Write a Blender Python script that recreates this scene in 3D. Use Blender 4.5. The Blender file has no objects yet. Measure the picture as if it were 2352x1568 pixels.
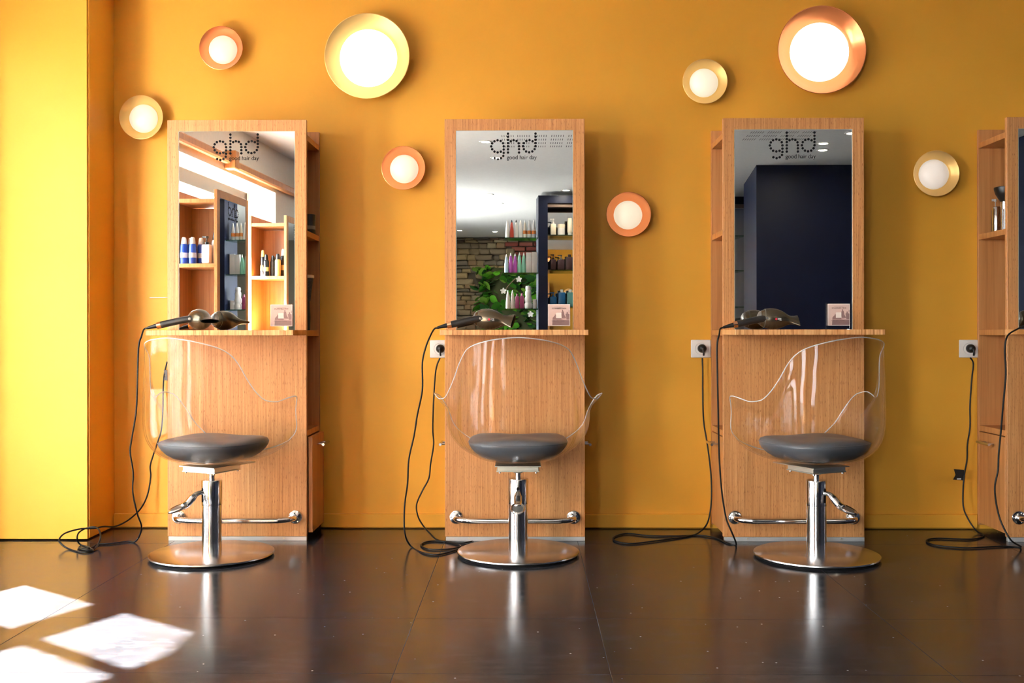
import bpy, bmesh, math, random
from math import sin, cos, pi, radians, atan2, sqrt
from mathutils import Vector, Matrix
random.seed(7)
S = bpy.context.scene
COL = S.collection

# ------------------------------------------------------------------ camera
F, YAW, ROLL, HZ, CH = 2417.5, .0127, -.0011, 762.06, .8657
cam = bpy.data.cameras.new('camera'); cam_ob = bpy.data.objects.new('camera', cam); COL.objects.link(cam_ob)
cam.sensor_width = 36; cam.lens = F / 2352 * 36; cam.shift_y = (HZ - 784) / 2352; cam.clip_start = .05; cam.clip_end = 200
cam_ob.matrix_world = Matrix.Translation((0, 0, CH)) @ Matrix.Rotation(YAW, 4, 'Z') @ Matrix.Rotation(pi/2, 4, 'X') @ Matrix.Rotation(ROLL, 4, 'Z')
S.camera = cam_ob
# ------------------------------------------------------------------ light and exposure
SKY, SUN, EXPO = 10.5, 230.0, 1.8
W = bpy.data.worlds.new('sky'); S.world = W; W.use_nodes = True
bg = W.node_tree.nodes['Background']; bg.inputs[0].default_value = (.93, .96, 1.0, 1); bg.inputs[1].default_value = SKY
TAN = 1.0355
sd = Vector((.803, -.597, -TAN)).normalized()
sl = bpy.data.lights.new('sun', 'SUN'); sl.energy = SUN; sl.angle = radians(.9); sl.color = (1, .975, .94)
so = bpy.data.objects.new('sun', sl); COL.objects.link(so); so.location = (-6, 8, 7)
so.rotation_euler = sd.to_track_quat('-Z', 'Y').to_euler()
S.view_settings.view_transform = 'Standard'; S.view_settings.look = 'None'
S.view_settings.exposure = EXPO; S.view_settings.gamma = 1; S.view_settings.use_curve_mapping = False
cy = S.cycles; cy.max_bounces = 10; cy.diffuse_bounces = 5; cy.glossy_bounces = 7; cy.transparent_max_bounces = 24
cy.sample_clamp_indirect = 12; cy.caustics_reflective = False; cy.caustics_refractive = False

# ------------------------------------------------------------------ room numbers (metres; x right, y towards the mirror wall, z up)
YF, D = 4.359, .2906           # front of the styling stations, their depth
YW = YF + D                    # mustard wall
HC = 2.357                     # ceiling
def ray(px, py):
    du, dv = px - 1176, py - HZ
    c, s = cos(ROLL), sin(ROLL); u = du*c + dv*s; v = -du*s + dv*c
    c, s = cos(YAW), sin(YAW)
    return (u/F*c - s, u/F*s + c, -v/F)
def at(px, py, Y):
    r = ray(px, py); k = Y / r[1]; return Vector((r[0]*k, Y, CH + r[2]*k))
# left (window) wall runs slightly askew: s along it from the front corner, n into the room
LO = Vector((-2.33, 4.36, 0)); LU = Vector((.067, -1, 0)).normalized(); LN = Vector((1, .067, 0)).normalized()
LROT = atan2(LU.y, LU.x)
def lw(s, n, z): return LO + LU*s + LN*n + Vector((0, 0, z))

# ------------------------------------------------------------------ helpers
def link(name, me, m=None, parent=None, smooth=None):
    o = bpy.data.objects.new(name, me); COL.objects.link(o)
    if m is not None and not me.materials: me.materials.append(m)
    if parent is not None: o.parent = parent
    if smooth is not None:
        me.shade_smooth()
        try: me.set_sharp_from_angle(angle=radians(smooth))
        except Exception: pass
    return o
def mesh(verts, faces, recalc=True):
    me = bpy.data.meshes.new('mesh'); me.from_pydata([tuple(v) for v in verts], [], faces); me.update()
    if recalc:
        bm = bmesh.new(); bm.from_mesh(me); bmesh.ops.recalc_face_normals(bm, faces=bm.faces[:]); bm.to_mesh(me); bm.free()
    return me
def join(*ms):
    bm = bmesh.new()
    for m in ms: bm.from_mesh(m)
    me = bpy.data.meshes.new('mesh'); bm.to_mesh(me); bm.free(); return me
def boxm(x0, x1, y0, y1, z0, z1, bev=0.0, seg=1):
    v = [(x, y, z) for z in (z0, z1) for y in (y0, y1) for x in (x0, x1)]
    me = mesh(v, [(0,1,3,2),(4,6,7,5),(0,4,5,1),(2,3,7,6),(0,2,6,4),(1,5,7,3)])
    if bev:
        bm = bmesh.new(); bm.from_mesh(me)
        bmesh.ops.bevel(bm, geom=bm.edges[:], offset=bev, segments=seg, affect='EDGES', profile=.5)
        bm.to_mesh(me); bm.free()
    return me
def xf(me, M):
    me.transform(M); return me
def lathe(prof, n=32, close=True):
    v, f, rings = [], [], []
    for r, z in prof:
        if r < 1e-6: rings.append([len(v)]); v.append((0, 0, z))
        else:
            rings.append(list(range(len(v), len(v)+n)))
            v += [(r*cos(2*pi*k/n), r*sin(2*pi*k/n), z) for k in range(n)]
    for a, b in zip(rings, rings[1:]):
        for k in range(n):
            k2 = (k+1) % n
            if len(a) == 1 and len(b) == 1: continue
            if len(a) == 1: f.append((a[0], b[k], b[k2]))
            elif len(b) == 1: f.append((a[k], a[k2], b[0]))
            else: f.append((a[k], a[k2], b[k2], b[k]))
    return mesh(v, f)
def catmull(P, n=8):
    P = [Vector(p) for p in P]; out = []
    for i in range(len(P)-1):
        p0, p1, p2, p3 = P[max(i-1, 0)], P[i], P[i+1], P[min(i+2, len(P)-1)]
        for k in range(n):
            t = k/n
            out.append(.5*((2*p1) + (p2-p0)*t + (2*p0-5*p1+4*p2-p3)*t*t + (3*p1-p0-3*p2+p3)*t**3))
    out.append(P[-1]); return out
def tube(P, r, n=8, closed=False, caps=True):
    P = [Vector(p) for p in P]; N = len(P)
    rr = r if isinstance(r, (list, tuple)) else [r]*N
    v, f = [], []; up = None
    for i, p in enumerate(P):
        t = (P[(i+1) % N] - P[i-1]) if closed else (P[min(i+1, N-1)] - P[max(i-1, 0)])
        t = t.normalized() if t.length > 1e-9 else Vector((0, 0, 1))
        if up is None:
            up = Vector((0, 0, 1)) if abs(t.z) < .9 else Vector((1, 0, 0))
        a = (up - t*up.dot(t))
        if a.length < 1e-6: a = t.orthogonal()
        a.normalize(); b = t.cross(a); up = a
        for k in range(n):
            w = 2*pi*k/n; v.append(p + a*(rr[i]*cos(w)) + b*(rr[i]*sin(w)))
    M = N if closed else N-1
    for i in range(M):
        for k in range(n):
            i2 = (i+1) % N; k2 = (k+1) % n
            f.append((i*n+k, i*n+k2, i2*n+k2, i2*n+k))
    if caps and not closed:
        f.append(tuple(range(n))[::-1]); f.append(tuple((N-1)*n+k for k in range(n)))
    return mesh(v, f)
def prism(poly, z0, z1):
    n = len(poly); v = [(x, y, z0) for x, y in poly] + [(x, y, z1) for x, y in poly]
    f = [tuple(range(n))[::-1], tuple(range(n, 2*n))] + [(k, (k+1) % n, n+(k+1) % n, n+k) for k in range(n)]
    return mesh(v, f)
def rot(ax, deg): return Matrix.Rotation(radians(deg), 4, ax)
def T(x, y, z): return Matrix.Translation((x, y, z))
def tag(o, label, cat, group=None):
    o['label'] = label; o['category'] = cat
    if group: o['group'] = group
    return o
def thing(name, label, cat, loc=(0, 0, 0), rz=0, group=None):
    o = bpy.data.objects.new(name, None); COL.objects.link(o); o.empty_display_size = .05
    o.location = loc; o.rotation_euler = (0, 0, rz); return tag(o, label, cat, group)
def struct(name, me, m, smooth=None, label=None):
    o = link(name, me, m, None, smooth); o['kind'] = 'structure'
    if label: o['label'] = label
    return o
def copy_tree(o, parent=None):
    c = o.copy(); COL.objects.link(c); c.parent = parent
    for ch in o.children: copy_tree(ch, c)
    return c
def text_mesh(body, size, align='LEFT', space=1.0):
    cu = bpy.data.curves.new('txt', 'FONT'); cu.body = body; cu.size = size; cu.align_x = align; cu.space_character = space
    cu.resolution_u = 3; cu.extrude = .0002
    o = bpy.data.objects.new('txt', cu); COL.objects.link(o)
    dg = bpy.context.evaluated_depsgraph_get(); dg.update()
    me = bpy.data.meshes.new_from_object(o.evaluated_get(dg))
    bpy.data.objects.remove(o); me.materials.clear(); return me
ORD = ['first', 'second', 'third', 'fourth', 'fifth', 'sixth', 'seventh', 'eighth', 'ninth', 'tenth', 'eleventh', 'twelfth']

# ------------------------------------------------------------------ materials
def nt(name):
    m = bpy.data.materials.new(name); m.use_nodes = True; t = m.node_tree
    return m, t, t.nodes['Principled BSDF']
def mat(name, col, rough=.5, metal=0, emit=None, es=0, coat=0, spec=None, alpha=None):
    m, t, b = nt(name)
    b.inputs['Base Color'].default_value = (*col, 1); b.inputs['Roughness'].default_value = rough; b.inputs['Metallic'].default_value = metal
    if emit: b.inputs['Emission Color'].default_value = (*emit, 1); b.inputs['Emission Strength'].default_value = es
    if coat: b.inputs['Coat Weight'].default_value = coat; b.inputs['Coat Roughness'].default_value = .05
    if spec is not None: b.inputs['Specular IOR Level'].default_value = spec
    # fine tonal variation so that no surface is perfectly flat
    if not emit and metal < .5:
        tc = t.nodes.new('ShaderNodeTexCoord'); n = t.nodes.new('ShaderNodeTexNoise'); n.inputs['Scale'].default_value = 35
        hs = t.nodes.new('ShaderNodeHueSaturation'); mr = t.nodes.new('ShaderNodeMapRange')
        mr.inputs[3].default_value = .95; mr.inputs[4].default_value = 1.05
        t.links.new(tc.outputs['Object'], n.inputs['Vector']); t.links.new(n.outputs[0], mr.inputs[0]); t.links.new(mr.outputs[0], hs.inputs['Value'])
        hs.inputs['Color'].default_value = (*col, 1); t.links.new(hs.outputs[0], b.inputs['Base Color'])
    return m
def ramp(t, stops):
    r = t.nodes.new('ShaderNodeValToRGB'); e = r.color_ramp.elements
    while len(e) < len(stops): e.new(.5)
    for i, (p, c) in enumerate(stops): e[i].position = p; e[i].color = (*c, 1) if len(c) == 3 else c
    return r
def wood(name, scale, stops, fleck=True, rough=.42):
    m, t, b = nt(name)
    tc = t.nodes.new('ShaderNodeTexCoord')
    mp = t.nodes.new('ShaderNodeMapping'); mp.inputs['Scale'].default_value = scale
    oi = t.nodes.new('ShaderNodeObjectInfo')
    ad = t.nodes.new('ShaderNodeVectorMath'); ad.operation = 'ADD'
    sc = t.nodes.new('ShaderNodeVectorMath'); sc.operation = 'SCALE'; sc.inputs[3].default_value = 37.0
    t.links.new(oi.outputs['Location'], sc.inputs[0])
    t.links.new(tc.outputs['Object'], mp.inputs[0]); t.links.new(mp.outputs[0], ad.inputs[0]); t.links.new(sc.outputs[0], ad.inputs[1])
    n = t.nodes.new('ShaderNodeTexNoise'); n.inputs['Scale'].default_value = 1; n.inputs['Detail'].default_value = 4; n.inputs['Roughness'].default_value = .7
    t.links.new(ad.outputs[0], n.inputs['Vector'])
    r = ramp(t, stops); t.links.new(n.outputs[0], r.inputs[0])
    out = r.outputs[0]
    if fleck:
        mp2 = t.nodes.new('ShaderNodeMapping'); mp2.inputs['Scale'].default_value = (scale[0]*1.1, scale[1]*1.1, scale[2]*16)
        t.links.new(tc.outputs['Object'], mp2.inputs[0])
        n2 = t.nodes.new('ShaderNodeTexNoise'); n2.inputs['Scale'].default_value = 1; n2.inputs['Detail'].default_value = 1
        t.links.new(mp2.outputs[0], n2.inputs['Vector'])
        r2 = ramp(t, [(.60, (1, 1, 1)), (.72, (.55, .42, .34))]); t.links.new(n2.outputs[0], r2.inputs[0])
        mx = t.nodes.new('ShaderNodeMix'); mx.data_type = 'RGBA'; mx.blend_type = 'MULTIPLY'; mx.inputs[0].default_value = .8
        t.links.new(out, mx.inputs[6]); t.links.new(r2.outputs[0], mx.inputs[7]); out = mx.outputs[2]
    t.links.new(out, b.inputs['Base Color']); b.inputs['Roughness'].default_value = rough
    bp = t.nodes.new('ShaderNodeBump'); bp.inputs['Strength'].default_value = .06; bp.inputs['Distance'].default_value = .002
    t.links.new(n.outputs[0], bp.inputs['Height']); t.links.new(bp.outputs[0], b.inputs['Normal'])
    return m
BST = [(.28, (.36, .137, .038)), (.44, (.53, .228, .074)), (.58, (.63, .295, .106)), (.74, (.74, .395, .165))]
M = {}
M['bamboo'] = wood('bamboo_vertical_grain', (300, 300, 3.2), BST)
M['bamboo_edge'] = wood('bamboo_laminated_edge', (115, 6, 5), [(.36, (.42, .17, .045)), (.46, (.66, .31, .11)), (.62, (.80, .44, .18))], fleck=False)
M['bamboo_side'] = wood('bamboo_side_board', (60, 60, 1.4), [(.30, (.42, .165, .048)), (.5, (.54, .23, .072)), (.72, (.62, .285, .10))], fleck=False)
def mustard(name):
    m, t, b = nt(name)
    tc = t.nodes.new('ShaderNodeTexCoord'); n = t.nodes.new('ShaderNodeTexNoise'); n.inputs['Scale'].default_value = 2.2; n.inputs['Detail'].default_value = 4
    t.links.new(tc.outputs['Object'], n.inputs['Vector'])
    r = ramp(t, [(.35, (.75, .368, .037)), (.65, (.79, .392, .043))]); t.links.new(n.outputs[0], r.inputs[0]); t.links.new(r.outputs[0], b.inputs['Base Color'])
    n2 = t.nodes.new('ShaderNodeTexNoise'); n2.inputs['Scale'].default_value = 260; n2.inputs['Detail'].default_value = 2
    t.links.new(tc.outputs['Object'], n2.inputs['Vector'])
    bp = t.nodes.new('ShaderNodeBump'); bp.inputs['Strength'].default_value = .12; bp.inputs['Distance'].default_value = .001
    t.links.new(n2.outputs[0], bp.inputs['Height']); t.links.new(bp.outputs[0], b.inputs['Normal'])
    b.inputs['Roughness'].default_value = .48; b.inputs['Specular IOR Level'].default_value = .3
    return m
M['mustard'] = mustard('mustard_satin_paint')
def floor_mat():
    m, t, b = nt('dark_sealed_concrete')
    g = t.nodes.new('ShaderNodeNewGeometry')
    n = t.nodes.new('ShaderNodeTexNoise'); n.inputs['Scale'].default_value = 1.6; n.inputs['Detail'].default_value = 6; n.inputs['Roughness'].default_value = .6
    t.links.new(g.outputs['Position'], n.inputs['Vector'])
    r = ramp(t, [(.3, (.012, .0118, .0138)), (.55, (.0205, .0202, .0236)), (.75, (.033, .0325, .038))]); t.links.new(n.outputs[0], r.inputs[0])
    # pale scuffs drawn out sideways, and dust specks
    mp = t.nodes.new('ShaderNodeMapping'); mp.inputs['Scale'].default_value = (9, 24, 1); t.links.new(g.outputs['Position'], mp.inputs[0])
    n2 = t.nodes.new('ShaderNodeTexNoise'); n2.inputs['Scale'].default_value = 1; n2.inputs['Detail'].default_value = 7; n2.inputs['Roughness'].default_value = .66
    t.links.new(mp.outputs[0], n2.inputs['Vector'])
    r2 = ramp(t, [(.50, (0, 0, 0)), (.80, (.26, .26, .26))]); t.links.new(n2.outputs[0], r2.inputs[0])
    v = t.nodes.new('ShaderNodeTexVoronoi'); v.inputs['Scale'].default_value = 24; t.links.new(g.outputs['Position'], v.inputs['Vector'])
    r3 = ramp(t, [(.045, (1, 1, 1)), (.08, (0, 0, 0))]); t.links.new(v.outputs['Distance'], r3.inputs[0])
    wn = t.nodes.new('ShaderNodeMath'); wn.operation = 'GREATER_THAN'; wn.inputs[1].default_value = .72
    sx = t.nodes.new('ShaderNodeSeparateColor'); t.links.new(v.outputs['Color'], sx.inputs[0]); t.links.new(sx.outputs[0], wn.inputs[0])
    mu = t.nodes.new('ShaderNodeMath'); mu.operation = 'MULTIPLY'; t.links.new(r3.outputs[0], mu.inputs[0]); t.links.new(wn.outputs[0], mu.inputs[1])
    m1 = t.nodes.new('ShaderNodeMix'); m1.data_type = 'RGBA'; t.links.new(r2.outputs[0], m1.inputs[0]); t.links.new(r.outputs[0], m1.inputs[6]); m1.inputs[7].default_value = (.15, .15, .17, 1)
    m2 = t.nodes.new('ShaderNodeMix'); m2.data_type = 'RGBA'; t.links.new(mu.outputs[0], m2.inputs[0]); t.links.new(m1.outputs[2], m2.inputs[6]); m2.inputs[7].default_value = (.45, .42, .38, 1)
    t.links.new(m2.outputs[2], b.inputs['Base Color'])
    rr = t.nodes.new('ShaderNodeMapRange'); rr.inputs[3].default_value = .11; rr.inputs[4].default_value = .25; b.inputs['Specular IOR Level'].default_value = .36
    t.links.new(n2.outputs[0], rr.inputs[0]); t.links.new(rr.outputs[0], b.inputs['Roughness'])
    bp = t.nodes.new('ShaderNodeBump'); bp.inputs['Strength'].default_value = .012; bp.inputs['Distance'].default_value = .004
    t.links.new(n2.outputs[0], bp.inputs['Height']); t.links.new(bp.outputs[0], b.inputs['Normal'])
    return m
M['floor'] = floor_mat()
M['joint'] = mat('floor_joint', (.13, .12, .105), .8)
def clear(name, tint=(1, 1, 1), f0=.045, gain=.9, rough=.01, wave=0):
    m = bpy.data.materials.new(name); m.use_nodes = True; t = m.node_tree; t.nodes.clear()
    o = t.nodes.new('ShaderNodeOutputMaterial'); tr = t.nodes.new('ShaderNodeBsdfTransparent'); gl = t.nodes.new('ShaderNodeBsdfGlossy'); mx = t.nodes.new('ShaderNodeMixShader')
    tr.inputs[0].default_value = (*tint, 1); gl.inputs['Roughness'].default_value = rough
    if wave:
        tc = t.nodes.new('ShaderNodeTexCoord'); n = t.nodes.new('ShaderNodeTexNoise'); n.inputs['Scale'].default_value = 7; n.inputs['Detail'].default_value = 1
        bp = t.nodes.new('ShaderNodeBump'); bp.inputs['Strength'].default_value = wave; bp.inputs['Distance'].default_value = .02
        t.links.new(tc.outputs['Object'], n.inputs['Vector']); t.links.new(n.outputs[0], bp.inputs['Height']); t.links.new(bp.outputs[0], gl.inputs['Normal'])
    lwt = t.nodes.new('ShaderNodeLayerWeight'); lwt.inputs[0].default_value = .5
    pw = t.nodes.new('ShaderNodeMath'); pw.operation = 'POWER'; pw.inputs[1].default_value = 4.0
    ma = t.nodes.new('ShaderNodeMath'); ma.operation = 'MULTIPLY_ADD'; ma.inputs[1].default_value = gain; ma.inputs[2].default_value = f0
    t.links.new(lwt.outputs['Facing'], pw.inputs[0]); t.links.new(pw.outputs[0], ma.inputs[0]); t.links.new(ma.outputs[0], mx.inputs[0])
    t.links.new(tr.outputs[0], mx.inputs[1]); t.links.new(gl.outputs[0], mx.inputs[2]); t.links.new(mx.outputs[0], o.inputs[0])
    return m
M['acrylic'] = clear('clear_acrylic', (.985, .985, .985), .011, .62, .05, .2)
M['pane'] = clear('window_glass', (.96, .98, .98), .04, .8)
M['tinted'] = clear('dimming_glass', (.66, .66, .655), .04, .8)  # tint only weakens the light coming through the doorway
M['shelf_glass'] = clear('green_shelf_glass', (.55, .75, .66), .08, .8, .03)
M['rim'] = mat('polished_acrylic_edge', (.90, .92, .92), .12, spec=.8); M['rim'].node_tree.nodes['Principled BSDF'].inputs['Alpha'].default_value = .32
M['mirror'] = mat('silvered_mirror', (.93, .945, .93), .0, 1)
M['mirror_edge'] = mat('mirror_green_edge', (.45, .58, .52), .1, 0, spec=.8)
M['chrome'] = mat('chrome', (.76, .76, .77), .14, 1)
M['steel'] = mat('brushed_steel', (.60, .60, .61), .23, 1)
M['zinc'] = mat('zinc_plated', (.72, .70, .60), .38, 1)
M['alu'] = mat('aluminium_strip', (.62, .62, .61), .45, .6)
M['black'] = mat('black_plastic', (.012, .012, .012), .35)
M['rubber'] = mat('black_rubber_cord', (.006, .006, .006), .45, spec=.3)
M['dryer'] = mat('bronze_black_lacquer', (.15, .125, .085), .27, .85)
M['copper_ring'] = mat('copper_ring', (.85, .50, .30), .18, 1)
M['grille'] = mat('grey_grille', (.22, .215, .20), .35, .5)
M['leather'] = mat('grey_leatherette', (.115, .118, .125), .38)
M['white'] = mat('white_plastic', (.80, .77, .72), .35)
M['logo'] = mat('black_print', (.006, .006, .006), .6, spec=.1)
M['brass'] = mat('satin_brass_dish', (.92, .61, .22), .40, .72)
M['copper'] = mat('glossy_copper_dish', (.97, .33, .12), .22, .6)
M['globe_big'] = mat('opal_globe_bright', (.9, .9, .88), .3, emit=(1, .94, .80), es=.52)
M['globe'] = mat('opal_globe', (.62, .58, .48), .35, emit=(1, .87, .64), es=.2)
M['globe_dim'] = mat('opal_globe_dim', (.9, .86, .82), .3, emit=(1, .85, .70), es=.11)
M['ceil'] = mat('white_ceiling_paint', (.86, .85, .82), .8)
M['cream'] = mat('cream_wall_paint', (.84, .80, .72), .7)
M['slot'] = mat('dark_slot', (.10, .10, .095), .9)
M['navy'] = mat('navy_paint', (.006, .009, .028), .45, spec=.2)
M['frame_grey'] = mat('grey_window_frame', (.07, .08, .08), .5)
M['reveal'] = mat('white_reveal', (.82, .81, .78), .7)
M['pavement'] = mat('pavement', (.06, .06, .06), .9)
M['down'] = mat('downlight_lens', (1, .9, .7), .3, emit=(1, .88, .68), es=120)
M['card'] = mat('pink_beige_card', (.72, .52, .45), .6)
M['card_edge'] = mat('card_border', (.86, .78, .70), .6)
M['card_dark'] = mat('card_photo_mauve', (.30, .18, .165), .6)
M['card_mid'] = mat('card_photo_rose', (.52, .33, .30), .6)
M['card_ink'] = mat('card_ink', (.12, .065, .05), .6)
M['white_print'] = mat('white_print', (.7, .7, .68), .5)
M['red'] = mat('red_print', (.6, .02, .05), .5)

# ------------------------------------------------------------------ the setting
struct('wall_front', boxm(-2.6, 3.9, YW, YW+.12, 0, HC+.05), M['mustard'])
PX = -1.8249
struct('wall_pilaster', boxm(-2.62, PX, YF, YW-.0005, .006, HC), M['mustard'])
struct('trim_1', boxm(PX+.002, PX+.006, YF+.01, YF+.014, .01, HC), M['mustard'])
def bbx(x0, x1): return join(boxm(x0, x1, YW-.016, YW-.0005, .004, .0645, .003))
S_X = [-1.1987, -.0442, 1.1072, 2.2732]
edges = [PX] + [e for x in S_X for e in (x-.292, x+.292)]
for k in range(0, 8, 2):
    struct('baseboard_front', bbx(edges[k]+.001, edges[k+1]-.001), M['mustard'])
# left wall (thin shell with a doorway near the pilaster and a deep window further back)
def lbox(s0, s1, n0, n1, z0, z1, bev=0):
    me = boxm(s0, s1, n0, n1, z0, z1, bev)
    R = Matrix(((LU.x, LN.x, 0, LO.x), (LU.y, LN.y, 0, LO.y), (0, 0, 1, 0), (0, 0, 0, 1)))
    me.transform(R); bm = bmesh.new(); bm.from_mesh(me); bmesh.ops.recalc_face_normals(bm, faces=bm.faces[:]); bm.to_mesh(me); bm.free()
    return me
DS0, DS1, DZ = .24, 1.40, 2.08       # doorway
WS0, WS1, WZ0, WZ1 = 1.75, 4.25, .12, 2.007
VS0, VS1 = 6.6, 9.4          # added opening further back, out of view, for fill light
struct('wall_left', join(lbox(-.35, DS0, -.06, 0, 0, HC), lbox(DS0, DS1, -.06, 0, DZ, HC), lbox(DS1, WS0, -.06, 0, 0, HC), lbox(DS1, WS0-.03, -.48, -.06, 0, HC),  # outer jamb block added to keep sky light off the pilaster
       lbox(WS0, WS1, -.06, 0, 0, WZ0), lbox(WS0, WS1, -.06, 0, WZ1, HC), lbox(WS1, VS0, -.06, 0, 0, HC),
       lbox(VS0, VS1, -.06, 0, 0, .3), lbox(VS0, VS1, -.06, 0, 2.2, HC), lbox(VS1, 12.6, -.06, 0, 0, HC)), M['cream'])
struct('trim_2', join(lbox(WS0-.02, WS1+.02, -.30, -.06, WZ1, WZ1+.03), lbox(WS0-.02, WS1+.02, -.30, -.06, WZ0-.03, WZ0),
       lbox(WS1, WS1+.03, -.30, -.06, WZ0-.03, WZ1+.03), lbox(WS0-.03, WS0, -.30, -.06, WZ0-.03, WZ1+.03)), M['reveal'])
win = struct('window_1', join(lbox(WS0, WS1, -.30, -.24, WZ1-.10, WZ1), lbox(WS0, WS1, -.30, -.24, WZ0, WZ0+.07), lbox(WS0, WS0+.06, -.30, -.24, WZ0, WZ1),
       lbox(WS1-.06, WS1, -.30, -.24, WZ0, WZ1), lbox(2.42, 2.50, -.30, -.24, WZ0, WZ1)), M['frame_grey'])
for s0, s1 in ((WS0+.06, 2.42), (2.50, WS1-.06)):
    link('pane', lbox(s0, s1, -.272, -.268, WZ0+.07, WZ1-.10), M['pane'], win)
w2 = struct('fill_window', join(*[lbox(a, a+.06, -.055, -.005, .3, 2.2) for a in (VS0, 8.0, VS1-.06)], lbox(VS0, VS1, -.055, -.005, .3, .36), lbox(VS0, VS1, -.055, -.005, 2.14, 2.2)), M['frame_grey'])  # unseen window put in to brighten the rear and the ceiling
for a0, a1 in ((VS0+.06, 8.0), (8.06, VS1-.06)): link('pane', lbox(a0, a1, -.032, -.028, .36, 2.14), M['pane'], w2)
# cornice rail above the window
ra = struct('trim_3', lbox(1.55, 3.05, 0, .055, 2.055, 2.115, .012), M['bamboo_side'])
struct('trim_4', lbox(3.05, 3.13, 0, .085, 2.02, 2.15, .006), M['bamboo_side'])
struct('trim_5', lbox(3.13, 6.2, 0, .055, 2.035, 2.095, .012), M['bamboo_side'])
# unseen glazed door leaf, angled and divided to shape the sun patches
E1 = Vector((.426, .905, 0)).normalized(); DL = Vector((-2.31, 4.05, 0)); DN = Vector((E1.y, -E1.x, 0))
def dbox(a0, a1, z0, z1, t=.018, mm=None):
    me = boxm(a0, a1, -t, t, z0, z1)
    R = Matrix(((E1.x, -DN.x, 0, DL.x), (E1.y, -DN.y, 0, DL.y), (0, 0, 1, 0), (0, 0, 0, 1)))
    me.transform(R); bm = bmesh.new(); bm.from_mesh(me); bmesh.ops.recalc_face_normals(bm, faces=bm.faces[:]); bm.to_mesh(me); bm.free(); return me
rows = [(.135, .61), (.756, 1.23), (1.377, 1.855)]; cols = [(-.325, 0), (-.71, -.385)]
door = struct('door_1', join(dbox(0, .075, .02, 2.0), dbox(-.79, -.71, .02, 2.0), dbox(-.385, -.325, .135, 1.855), dbox(-.71, 0, .02, .135), dbox(-.71, 0, 1.855, 2.0)), M['frame_grey'])
for a0, a1 in cols:
    for z0, z1 in ((.61, .756), (1.23, 1.377)): link('glazing_bar', dbox(a0, a1, z0, z1), M['frame_grey'], door)
    for z0, z1 in rows: link('pane', dbox(a0, a1, z0, z1, .002), M['pane'], door)
sg = struct('dimming_pane', join(lbox(DS0, DS0+.05, -.055, -.005, 0, DZ), lbox(DS1-.05, DS1, -.055, -.005, 0, DZ), lbox(DS0+.05, DS1-.05, -.055, -.005, DZ-.05, DZ)), M['frame_grey'])  # added framed pane filling the doorway, dims the light on the pilaster
link('pane', lbox(DS0+.05, DS1-.05, -.033, -.027, 0, DZ-.05), M['tinted'], sg)
# ceiling, floor, other walls
ceiling = struct('ceiling', boxm(-2.8, 3.9, -8.2, YW+.12, HC, HC+.1), M['ceil'])
base = struct('floor', boxm(-2.7, 3.9, -8.2, YW+.1, -.06, -.0012), M['joint'])
gx = [-2.60, -1.457, -.335, .215, 1.075, 1.94, 3.88]; gy = [-8.15, -6.2, -4.2, -2.2, -.2, 1.25, 2.665, 3.18, 4.30, YW+.05]
shared = {}
for i in range(len(gx)-1):
    for j in range(len(gy)-1):
        link('floor_slab', boxm(gx[i]+.0008, gx[i+1]-.0008, gy[j]+.0006, gy[j+1]-.0006, -.0012, -.0001*random.random(), .0003), M['floor'], base)
struct('wall_right', boxm(3.8, 3.9, -8.2, YW, 0, HC), M['navy'])
struct('pavement', boxm(-30, -2.75, -25, 30, -.1, -.02), M['pavement'])
# navy partition seen in the right-hand mirror
pt = [(2.07, -.73), (3.8, -.73), (3.8, -1.98), (2.216, -1.98)]
struct('wall_partition', prism(pt, 0, HC-.0005), M['navy'])
# perforated ceiling fields
vs, fs = [], []
def slots(x0, y0, nx, ny, dx, dy):
    for i in range(nx):
        for j in range(ny):
            x, y = x0+i*dx, y0+j*dy; b = len(vs)
            vs.extend([(x, y, HC-.0008), (x+.005, y, HC-.0008), (x+.005, y+.075, HC-.0008), (x, y+.075, HC-.0008)])
            fs.append((b, b+1, b+2, b+3))
for gy0 in (.22, .98):
    for x0 in (-.18, -.06, .07, .20, .33): slots(x0, gy0, 6, 4, .0175, .15)
for gy0 in (.50, 1.26):
    for x0 in (1.69, 1.82, 1.95, 2.08): slots(x0, gy0, 6, 4, .0175, .14)
so_ = link('ceiling_perforation', mesh(vs, fs), M['slot'], ceiling); so_['kind'] = 'stuff'
for nm, o, w_, h_ in (('door_portal', lw((DS0+DS1)/2, -.05, DZ/2), DS1-DS0, DZ), ('window_portal', lw((WS0+WS1)/2, -.20, (WZ0+WZ1)/2), WS1-WS0, WZ1-WZ0), ('fill_window_portal', lw((VS0+VS1)/2, -.07, 1.25), VS1-VS0, 1.9)):
    l = bpy.data.lights.new(nm, 'AREA'); l.shape = 'RECTANGLE'; l.size = w_; l.size_y = h_; l.cycles.is_portal = True
    po = bpy.data.objects.new(nm, l); COL.objects.link(po); po.location = o
    z = -LN; x = LU; y = z.cross(x)
    po.matrix_world = Matrix.Translation(o) @ Matrix((x, y, z)).transposed().to_4x4()

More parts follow.
